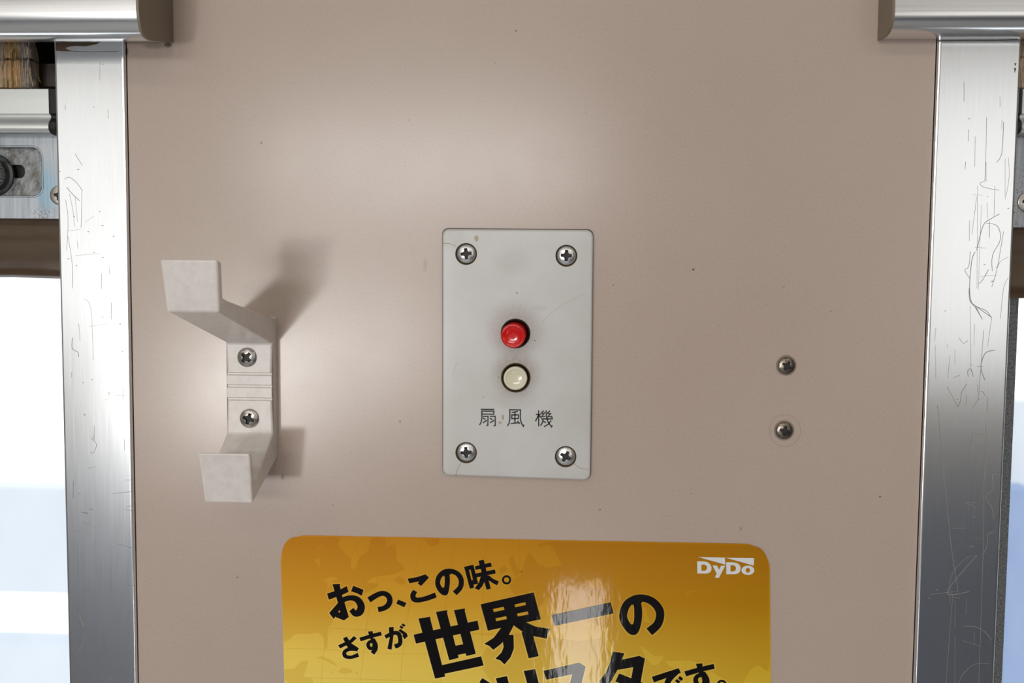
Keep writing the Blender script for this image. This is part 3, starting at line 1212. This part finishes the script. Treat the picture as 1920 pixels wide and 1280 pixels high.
def build_sticker():
    T = .0004
    cp = [(525, 1002.5), (1443, 1020), (1452, 1900), (552, 1900)]
    cor = [(W(x, y, T).x, W(x, y, T).z - Z0) for x, y in cp]
    root = thing('advertising_sticker', Vector((W(985, 1850).x, 0, W(985, 1900).z)), 'glossy golden drink advertisement sticker with a world map and black lettering', 'sticker')
    obj('sheet', slab(cor, .0130, 0, T, cs=20), MAT['sea'], root)
    C7, C8 = cv((500, 980, 3.84)), cv((960, 980, 3.692))
    land = [
        C7([(112, 230), (118, 180), (142, 135), (180, 108), (230, 102), (350, 103), (520, 106), (515, 150), (560, 220), (612, 262), (605, 320), (640, 330), (655, 258), (720, 212), (742, 150), (752, 108), (850, 110), (862, 176), (922, 160), (940, 270), (985, 310), (980, 345),
            (880, 375), (790, 385), (720, 430), (810, 440), (760, 480), (690, 520), (560, 640), (490, 700), (440, 765), (440, 860), (430, 905), (415, 895), (405, 820), (360, 790), (290, 800), (205, 802), (152, 860), (134, 960), (128, 800), (115, 500)]),
        C7([(138, 1050), (200, 1048), (245, 998), (302, 988), (285, 1050), (262, 1110), (330, 1125), (350, 1180), (300, 1250), (150, 1130)]),
        C7([(350, 970), (400, 958), (460, 985), (516, 1032), (450, 1004), (385, 976)]), C7([(515, 1072), (540, 1042), (600, 1050), (622, 1074), (560, 1086)]),
        C7([(636, 1074), (662, 1074), (660, 1086), (636, 1084)]), C7([(445, 1072), (480, 1078), (468, 1086)]),
        C7([(915, 400), (960, 380), (1000, 410), (990, 450), (940, 430)]), C7([(1132, 112), (1246, 114), (1235, 150), (1195, 172), (1150, 140)]),
        C7([(1742, 262), (1772, 228), (1792, 300), (1842, 350), (1790, 392), (1762, 330)]), C7([(1670, 335), (1715, 300), (1735, 340), (1685, 372)]),
        [(953, 1092), (975, 1078), (985, 1045), (1000, 1030), (1025, 1015), (1100, 1016.5), (1250, 1019), (1400, 1022), (1408, 1022.5), (1420, 1025), (1430, 1032), (1437, 1043), (1440, 1058), (1440.5, 1070), (1441, 1150), (1442, 1252), (1425, 1248), (1410, 1252), (1395, 1275), (1388, 1290), (1340, 1262), (1310, 1246), (1296, 1238), (1246, 1238), (1244, 1229),
         (1232, 1230), (1222, 1226), (1205, 1212), (1202, 1216), (1214, 1236), (1222, 1246), (1236, 1244), (1242, 1236), (1254, 1248), (1262, 1256), (1230, 1290), (1190, 1290), (1150, 1215), (1138, 1190), (1142, 1176),
         (1120, 1172), (1096, 1160), (1070, 1165), (1040, 1140), (1024, 1116), (1018, 1135), (1000, 1130), (975, 1128)],
        [(903, 1252), (905, 1225), (925, 1198), (960, 1186), (1020, 1192), (1080, 1202), (1128, 1196), (1150, 1232), (1180, 1290), (930, 1290)],
    ]
    b_ = bmesh.new()
    for lp in land:
        lp = [((527.3 + (y - 1060) * .0305) if y > 1048 and x < 536 + (y - 1060) * .03 else x, y) for x, y in (catmull(lp, 3, True) if len(lp) > 11 else lp)]
        fill(b_, [lp], T + .00004)
    front(b_)
    obj('map_print', b_, MAT['land'], root)['kind'] = 'stuff'
    # light seas and lakes left inside the land
    for lp in (C8([(115, 160), (150, 140), (200, 170), (260, 150), (300, 200), (345, 290), (290, 300), (250, 310), (190, 290), (130, 215)]), C7([(410, 410), (470, 385), (512, 400), (470, 425), (430, 500), (440, 430)]), C7([(345, 300), (352, 262), (380, 258), (385, 305), (372, 325), (365, 280)]),
               C7([(360, 185), (400, 152), (385, 180)]), [(1100, 1090), (1118, 1082), (1130, 1092), (1142, 1094), (1128, 1102), (1108, 1100)], C8([(1205, 480), (1240, 466), (1282, 472), (1235, 480), (1215, 500)]), C8([(905, 590), (930, 580), (935, 640), (960, 690), (915, 685)]),
               C7([(610, 255), (640, 210), (700, 200), (660, 260), (640, 330), (608, 325)])):
        b_ = bmesh.new()
        fill(b_, [lp], T + .00006)
        front(b_)
        obj('inland_water_print', b_, MAT['sea'], root)
    gl = [C7([(1120, 115), (1060, 400), (985, 900), (960, 1200)]), C7([(1355, 120), (1320, 350), (1280, 700), (1250, 1200)]), C7([(1585, 118), (1560, 500), (1548, 900)]), C7([(1820, 118), (1825, 320)]), C7([(890, 120), (745, 600), (690, 1000), (660, 1280)]),
          C7([(660, 120), (600, 260)]), C7([(470, 760), (420, 860), (385, 1260)]), C7([(460, 755), (720, 770), (1060, 785), (1560, 800), (1920, 812)]), C7([(135, 905), (430, 910), (800, 938), (1150, 945)]), C7([(260, 1112), (700, 1125), (1250, 1145)]), C7([(820, 408), (1100, 432), (1500, 450)]),
          [(1122, 1150), (1130, 1190)], [(1284, 1240), (1288, 1290)]]
    for g in gl:
        b_ = bmesh.new()
        ribbon(b_, g, T + .00007, w=.8)
        front(b_)
        obj('map_grid_line', b_, MAT['grid'], root)

    P = []          # (loops)   filled shapes
    R = []          # (points with width, closed)   brush strokes

    def pg(*loops):
        P.append(loops)

    def rb(pts, closed=False):
        R.append((pts, closed))

    def flush(name, label):
        b1 = bmesh.new()
        b2 = bmesh.new()
        dz = 0.0
        for loops in P:
            dz += 5e-6
            fill(b1, loops, T + .00020 + dz)
            for lp in loops[:1]:
                ribbon(b2, lp, T + .00008 + dz / 3, w=4.6, smooth=False, closed=True)
        for pts, c in R:
            dz += 5e-6
            ribbon(b1, pts, T + .00020 + dz, closed=c, sub=8, climb=4e-6)
            e = list(pts)
            if not c:
                def ext(a, b_):
                    d = Vector((a[0] - b_[0], a[1] - b_[1])).normalized() * 2.6
                    return (a[0] + d.x, a[1] + d.y, a[2])
                e[0], e[-1] = ext(pts[0], pts[1]), ext(pts[-1], pts[-2])
            ribbon(b2, [(x, y, w + 4.6) for x, y, w in e], T + .00008 + dz / 3, closed=c, sub=8)
        front(b1)
        front(b2)
        o = obj(name, b1, MAT['ink'], root)
        o['label'] = label
        h = obj('lettering_glow', b2, MAT['halo'], o)
        P.clear()
        R.clear()
    # first line
    pg(CA([(85, 463), (255, 408), (320, 373), (343, 442), (275, 475), (106, 537)]))
    pg(CA([(150, 353), (243, 347), (238, 372), (262, 480), (300, 590), (345, 745), (288, 786), (180, 742), (166, 770), (110, 697), (215, 575), (185, 470)]), CA([(236, 658), (214, 687), (244, 693)]))
    rb(CA([(250, 570, 60), (300, 530, 62), (380, 515, 62), (450, 540, 76), (492, 610, 86), (478, 680, 88), (425, 704, 72), (375, 655, 62)]))
    pg(CA([(398, 370), (522, 418), (500, 490), (440, 458), (372, 437)]))
    rb(CA([(586, 540, 70), (680, 483, 64), (755, 461, 60), (818, 490, 64), (838, 550, 66), (812, 608, 66), (755, 643, 60), (697, 655, 62)]))
    pg(CA([(937, 535), (1038, 577), (1010, 628), (915, 583)]))
    pg(CB([(125, 390), (280, 362), (415, 318), (475, 370), (345, 508), (288, 465), (318, 432), (155, 465)]))
    rb(CB([(248, 590, 76), (212, 655, 85), (228, 722, 86), (300, 738, 80), (430, 712, 82), (585, 655, 86)]))
    rb(CB([(765, 280, 76), (774, 400, 84), (766, 520, 84), (738, 618, 86), (665, 572, 86), (616, 470, 80), (640, 360, 82), (720, 280, 76), (830, 265, 78), (940, 310, 80), (1000, 410, 84), (985, 530, 84), (895, 628, 88)]))
    pg(CB([(1047, 195), (1200, 160), (1280, 470), (1205, 487), (1208, 540), (1143, 553)]), CB([(1128, 245), (1155, 240), (1195, 410), (1168, 415)]))
    pg(CB([(1283, 95), (1370, 78), (1485, 555), (1415, 567)]))
    pg(CB([(1222, 187), (1485, 124), (1502, 188), (1240, 245)]))
    pg(CB([(1238, 305), (1550, 238), (1567, 303), (1245, 370)]))
    pg(CB([(1325, 340), (1400, 330), (1385, 430), (1345, 515), (1290, 575), (1222, 545), (1290, 455)]))
    pg(CB([(1400, 340), (1455, 335), (1520, 390), (1620, 435), (1585, 498), (1500, 450), (1430, 400)]))
    pg(CB(ell(1743, 408, 76, 76)), CB(ell(1743, 408, 43, 43)))
    flush('slogan_line', 'black slogan line おっ、この味。')
    # second line
    pg(CA([(218, 1083), (360, 1018), (405, 973), (442, 1000), (385, 1052), (240, 1122)]))
    pg(CA([(275, 1000), (322, 980), (368, 1055), (468, 1120), (443, 1158), (330, 1110)]))
    rb(CA([(440, 1135, 36), (350, 1132, 42), (295, 1165, 46), (302, 1213, 46), (370, 1228, 40), (460, 1198, 50)]))
    pg(CA([(472, 993), (610, 950), (728, 920), (742, 965), (620, 995), (488, 1037)]))
    pg(CA([(575, 920), (632, 913), (640, 1000), (660, 1060), (620, 1060), (605, 1010)]))
    rb(CA([(630, 1035, 35), (590, 1048, 40), (577, 1085, 42), (600, 1122, 38), (640, 1110, 35), (645, 1062, 32)]), True)
    rb(CA([(635, 1010, 45), (668, 1075, 46), (665, 1130, 50), (628, 1180, 55)]))
    pg(CA([(825, 868), (884, 865), (880, 980), (858, 1137), (808, 1125), (835, 1000)]))
    rb(CA([(782, 985, 46), (880, 938, 46), (940, 945, 50), (962, 1010, 50), (955, 1070, 50), (898, 1100, 56)]))
    pg(CA([(940, 905), (965, 888), (1040, 940), (1053, 975), (1015, 1012), (985, 968), (998, 958)]))
    pg(CA([(968, 847), (1003, 868), (985, 890), (950, 864)]))
    pg(CA([(992, 821), (1027, 842), (1010, 863), (976, 840)]))
    pg(CC([(98, 573), (865, 403), (888, 512), (128, 680)]))
    pg(CC([(158, 380), (298, 357), (300, 385), (440, 935), (478, 1075), (357, 1100)]))
    pg(CC([(430, 940), (908, 832), (940, 942), (460, 1044)]))
    pg(CC([(368, 300), (505, 278), (500, 310), (640, 850), (527, 880)]))
    pg(CC([(583, 278), (718, 258), (712, 285), (845, 803), (732, 828)]))
    pg(CC([(590, 707), (700, 686), (728, 795), (620, 818)]))
    pg(CC([(903, 208), (1540, 65), (1625, 388), (990, 525)]), CC([(1050, 265), (1180, 238), (1190, 275), (1060, 302)]), CC([(1308, 212), (1440, 182), (1448, 217), (1318, 245)]),
       CC([(1080, 378), (1210, 350), (1220, 385), (1090, 412)]), CC([(1338, 320), (1470, 293), (1478, 330), (1348, 355)]))
    pg(CC([(1150, 490), (1305, 452), (1240, 578), (1150, 682), (1055, 755), (1010, 710), (948, 682), (1060, 610)]))
    pg(CC([(1285, 440), (1450, 425), (1560, 475), (1740, 505), (1710, 560), (1695, 620), (1540, 590), (1410, 540), (1310, 468)]))
    pg(CC([(1170, 660), (1238, 575), (1298, 575), (1302, 740), (1262, 845), (1190, 930), (1140, 882), (1080, 860), (1155, 785), (1180, 720)]))
    pg(CC([(1395, 546), (1420, 538), (1535, 588), (1600, 830), (1480, 857)]))
    pg(CD([(95, 422), (840, 262), (878, 402), (132, 558)]))
    rb(CD([(1175, 240, 90), (1190, 380, 100), (1180, 520, 96), (1133, 622, 106), (1052, 560, 100), (1000, 440, 98), (1040, 300, 98), (1130, 225, 90), (1250, 208, 90), (1380, 260, 98), (1464, 380, 104), (1440, 530, 104), (1330, 635, 110)]))
    flush('slogan_line', 'black slogan line さすが世界一の')
    # third line, running out of the photo
    pg(CE([(285, 517), (385, 582), (345, 645), (248, 565)]))
    pg(CE([(200, 592), (290, 650), (250, 712), (160, 650)]))
    pg(CE([(-70, 780), (60, 750), (40, 900), (-60, 1060), (-160, 1000), (-90, 880)]))
    pg(CE([(120, 720), (240, 690), (330, 960), (220, 1000)]))
    pg(CE([(1400, 640), (1490, 600), (1600, 830), (1500, 880), (1370, 740)]))
    pg(CE([(445, 520), (580, 493), (640, 740), (520, 770)]))
    pg(CE([(780, 432), (918, 410), (980, 660), (940, 800), (800, 900), (740, 820), (840, 740), (850, 680)]))
    pg(CE([(1018, 430), (1448, 332), (1523, 382), (1470, 600), (1300, 860), (1180, 800), (1330, 600), (1364, 472), (1050, 537)]))
    pg(CD([(865, 883), (1015, 905), (985, 985), (925, 1120), (830, 1290), (770, 1370), (695, 1262), (780, 1150), (840, 1010)]))
    pg(CD([(920, 1000), (1205, 937), (1275, 972), (1245, 1060), (915, 1118)]))
    pg(CD([(1128, 1075), (1160, 990), (1275, 972), (1220, 1280), (1050, 1560), (950, 1480), (1090, 1290)]))
    pg(CD([(950, 1160), (1250, 1280), (1200, 1370), (900, 1262)]))
    pg(CF([(367, 510), (808, 368), (842, 447), (620, 525), (402, 602)]))
    rb(CF([(780, 445, 60), (690, 510, 90), (625, 600, 95), (620, 720, 90), (720, 790, 85)]))
    pg(CF([(778, 545), (838, 588), (802, 622), (745, 578)]))
    pg(CF([(825, 495), (882, 540), (850, 580), (795, 537)]))
    pg(CF([(900, 422), (1110, 362), (1380, 298), (1397, 380), (1200, 420), (930, 503)]))
    pg(CF([(1090, 298), (1200, 290), (1195, 340), (1230, 480), (1150, 490)]))
    rb(CF([(1195, 485, 60), (1115, 500, 70), (1085, 570, 80), (1130, 650, 70), (1205, 640, 60), (1222, 560, 60)]), True)
    rb(CF([(1205, 440, 70), (1262, 540, 82), (1265, 640, 85), (1180, 760, 80)]))
    pg(CF(ell(1512, 640, 82, 82)), CF(ell(1512, 640, 46, 46)))
    flush('slogan_line', 'black slogan line cut by the lower frame edge')
    # maker's logo
    b_ = bmesh.new()
    for loops in ([CG([(235, 303), (400, 303), (500, 320), (570, 380), (607, 455), (600, 530), (560, 590), (490, 615), (240, 615)]), CG([(345, 385), (430, 385), (475, 415), (490, 460), (480, 510), (440, 545), (345, 548)])],
                  [CG([(630, 408), (745, 410), (800, 518), (850, 413), (958, 412), (795, 728), (690, 715), (738, 620)])],
                  [CG([(980, 325), (1150, 325), (1260, 345), (1330, 400), (1355, 470), (1345, 545), (1300, 605), (1220, 632), (985, 632)]), CG([(1090, 402), (1180, 402), (1220, 430), (1235, 480), (1222, 530), (1180, 562), (1092, 562)])],
                  [CG(ell(1540, 532, 165, 120)), CG(ell(1540, 530, 54, 62, 24))],
                  [CG([(260, 190), (950, 205), (955, 385)])], [CG([(965, 208), (1697, 220), (1692, 412)])]):
        fill(b_, loops, T + .00014)
    front(b_)
    o = obj('logo', b_, MAT['logo'], root)
    o['label'] = 'white DyDo logo'


build_sticker()

# ------------------------------------------------------------------ scratches and grime on the aluminium strips
def scratches():
    T = .00236
    c3, c4 = cv((1680, 880, 3.2)), cv((1680, 540, 3.5556))
    c6, cl1, cl2 = cv((1680, 220, 3.3684)), cv((0, 500, 3.2)), cv((0, 880, 3.2))
    cl0 = cv((0, 220, 3.7646))
    right = [
        (c6([(680, 30), (675, 150), (665, 240), (635, 285)]), 1), (c6([(572, 0), (568, 250), (562, 400)]), .7), (c6([(562, 400), (530, 418), (560, 442), (650, 460)]), .9),
        (c6([(655, 610), (600, 640), (550, 685), (510, 840)]), 1.3), (c6([(570, 668), (640, 685), (660, 770), (610, 870), (608, 970)]), 1), (c6([(500, 850), (480, 900), (465, 1060), (475, 1160), (510, 1195), (600, 1260)]), 1.3),
        (c6([(470, 845), (460, 940), (435, 965), (470, 1020)]), .9), (c6([(585, 960), (545, 1030), (520, 1050)]), 1), (c6([(505, 1195), (545, 1275)]), 1), (c6([(500, 820), (570, 825)]), .7), (c6([(465, 650), (463, 780)]), .6),
        (c6([(510, 500), (480, 740)]), .6), (c6([(640, 1000), (560, 1000), (530, 1010)]), .5), (c6([(680, 720), (640, 950), (605, 1070)]), .8), (c6([(440, 280), (437, 330)]), .8), (c6([(515, 430), (512, 1080)]), .4),
        (c6([(625, 430), (620, 620)]), .6), (c6([(690, 260), (690, 500)]), .4), (c6([(710, 250), (715, 380), (690, 520)]), .5), (c6([(540, 550), (520, 1090)]), .4), (c6([(575, 540), (580, 640)]), .5),
        (c6([(460, 75), (457, 150)]), .7), (c6([(500, 120), (498, 310)]), .5), (c6([(485, 488), (550, 490)]), .5), (c6([(712, 880), (660, 910), (640, 950)]), .6), (c6([(710, 1010), (680, 1080), (660, 1270)]), .6),
        (c4([(488, 0), (492, 80), (530, 130), (575, 205)]), 1.2), (c4([(530, 122), (600, 150), (635, 195)]), 1.2), (c4([(660, 413), (600, 430), (572, 490), (568, 540), (592, 612)]), 1.3), (c4([(495, 120), (500, 560)]), .5),
        (c4([(482, 590), (480, 550), (500, 540), (515, 590)]), 1.1), (c4([(540, 522), (580, 522)]), .9), (c4([(585, 280), (570, 480), (550, 740)]), .7), (c4([(640, 190), (610, 390)]), .5), (c4([(420, 330), (450, 368), (480, 350)]), .7),
        (c4([(340, 655), (412, 790)]), .8), (c4([(472, 640), (440, 690), (430, 750), (412, 792)]), 1.1), (c4([(560, 690), (580, 692), (597, 718)]), 1), (c4([(510, 795), (560, 735)]), .8), (c4([(265, 265), (258, 360)]), .5),
        (c4([(275, 780), (290, 920), (320, 1280)]), .9), (c4([(510, 970), (488, 1140)]), .8), (c4([(520, 975), (600, 970)]), .9), (c4([(525, 1030), (575, 1040)]), .8), (c4([(600, 880), (590, 1280)]), .5), (c4([(550, 1150), (585, 1190), (588, 1280)]), .8),
        (c4([(680, 1242), (640, 1245), (645, 1280)]), 1), (c4([(262, 380), (266, 600)]), .4), (c4([(360, 450), (345, 600)]), .4), (c4([(382, 598), (425, 580)]), .7), (c4([(525, 240), (520, 380)]), .4),
        (c3([(280, 0), (300, 150), (330, 450), (372, 725)]), .9), (c3([(205, 748), (372, 730)]), .8), (c3([(485, 517), (400, 610), (305, 745), (440, 732)]), 1.1), (c3([(485, 515), (420, 530), (340, 620), (320, 700)]), .6),
        (c3([(340, 755), (325, 950), (300, 1280)]), .6), (c3([(355, 780), (355, 950)]), .5), (c3([(355, 1000), (352, 1280)]), .5), (c3([(528, 0), (525, 400), (510, 900), (497, 1280)]), .7), (c3([(610, 28), (578, 35), (582, 120), (540, 160), (575, 230), (585, 300)]), 1),
        (c3([(520, 100), (490, 190), (418, 200), (470, 220), (475, 240)]), .7), (c3([(582, 372), (550, 395), (548, 450), (525, 505)]), 1.1), (c3([(405, 938), (470, 942), (530, 970), (575, 1025)]), .9), (c3([(560, 1162), (470, 1168), (400, 1230), (375, 1280)]), .7),
        (c3([(405, 1028), (510, 1060)]), .5), (c3([(340, 352), (420, 352)]), .5), (c3([(470, 400), (520, 420)]), .5), (c3([(442, 463), (465, 462)]), 1), (c3([(330, 740), (350, 768), (382, 770)]), .6),
    ]
    left = [
        (cl0([(455, 435), (490, 422), (540, 460), (582, 518)]), .9), (cl0([(470, 493), (515, 545), (562, 588)]), 1.1), (cl0([(578, 520), (572, 780)]), .6), (cl0([(528, 255), (582, 340)]), .7), (cl0([(462, 580), (480, 720), (470, 940)]), .6),
        (cl0([(490, 540), (515, 660), (525, 770)]), .5), (cl0([(530, 560), (548, 740)]), .4), (cl0([(480, 840), (510, 1040), (513, 1205)]), .6), (cl0([(530, 975), (700, 960)]), .5), (cl0([(600, 740), (660, 698)]), .4), (cl0([(412, 378), (426, 383)]), 1),
        (cl0([(480, 800), (575, 790)]), .4), (cl0([(545, 870), (550, 930)]), .5), (cl1([(435, 0), (436, 130)]), .5), (cl1([(435, 425), (433, 490), (465, 510), (472, 540)]), 1), (cl1([(472, 340), (480, 450)]), .5), (cl1([(500, 190), (545, 250), (560, 560)]), .4),
        (cl1([(690, 768), (775, 772)]), .7), (cl1([(710, 650), (772, 630)]), .5), (cl1([(430, 630), (428, 665)]), .6), (cl1([(545, 1025), (578, 1065), (560, 1115), (540, 1112)]), .7), (cl1([(565, 950), (565, 1040)]), .6), (cl1([(525, 1210), (580, 1195)]), .5),
        (cl1([(740, 295), (770, 300)]), .5), (cl1([(530, 360), (660, 338)]), .4), (cl2([(672, 145), (783, 133)]), .8), (cl2([(755, 225), (802, 213)]), .8), (cl2([(745, 240), (800, 246)]), .6), (cl2([(705, 446), (790, 471)]), .9), (cl2([(752, 62), (792, 62)]), .8),
        (cl2([(500, 315), (520, 328), (533, 312)]), .8), (cl2([(440, 370), (495, 365)]), .5), (cl2([(455, 725), (500, 718), (535, 735)]), .7), (cl2([(455, 1112), (490, 1060), (510, 1000)]), 1.1), (cl2([(488, 258), (528, 262)]), 2.2), (cl2([(475, 872), (490, 905), (500, 935)]), 2.4),
        (cl2([(650, 1280), (658, 1253), (720, 1275)]), .6), (cl2([(750, 688), (800, 697)]), .6), (cl2([(545, 455), (575, 425)]), .5), (cl2([(538, 236), (556, 240)]), 1.2),
    ]
    for tr, lst, xr in ((TR2, right, (1728, 1900)), (TR1, left, (118, 250))):
        b_ = bmesh.new()
        for i, (pts, w) in enumerate(lst):
            ribbon(b_, pts, T + i * 5e-7, w=w * .85, sub=4, climb=3e-7)
        T2 = T + 6e-5
        for i in range(44):
            x = random.uniform(*xr)
            y = random.uniform(100, 1275)
            xa, xb = (W(x, y).x, 0)
            lo, hi = (XR0 + .003, XR1 - .002) if tr is TR2 else (XL0 + .002, XL1 - .003)
            if not lo < W(x, y, T).x < hi:
                continue
            if random.random() < .55:
                ribbon(b_, [(x, y), (x + random.uniform(1.5, 3.5), y + random.uniform(-.6, .6))], T2, w=random.uniform(.7, 1.6))
            else:
                ribbon(b_, [(x, y), (x + random.uniform(-.6, .6), y + random.uniform(6, 40))], T2, w=random.uniform(.25, .5))
        front(b_)
        o = obj('scratch_marks', b_, MAT['scratch'], tr)
        o['kind'] = 'stuff'
    # brown grime along the top edge of each strip
    b_ = bmesh.new()
    fill(b_, [[(104, 79), (188, 79), (180, 83), (160, 87), (140, 86), (128, 88), (122, 90), (132, 95), (152, 96.5), (118, 96), (104, 95)]], T)
    ribbon(b_, [(140, 96.5), (180, 97), (222, 96)], T, w=.8)
    front(b_)
    obj('grime_patch', b_, MAT['rust'], TR1)
    b_ = bmesh.new()
    ribbon(b_, [(1757, 76.5), (1800, 76), (1830, 75.5), (1870, 75.5), (1908, 74)], T, w=1.3)
    fill(b_, [[(1902, 118), (1906, 119), (1903.5, 124)]], T)
    fill(b_, [[(1901.5, 127.5), (1905.5, 127), (1903, 137)]], T)
    front(b_)
    obj('grime_patch', b_, MAT['rust'], TR2)


scratches()
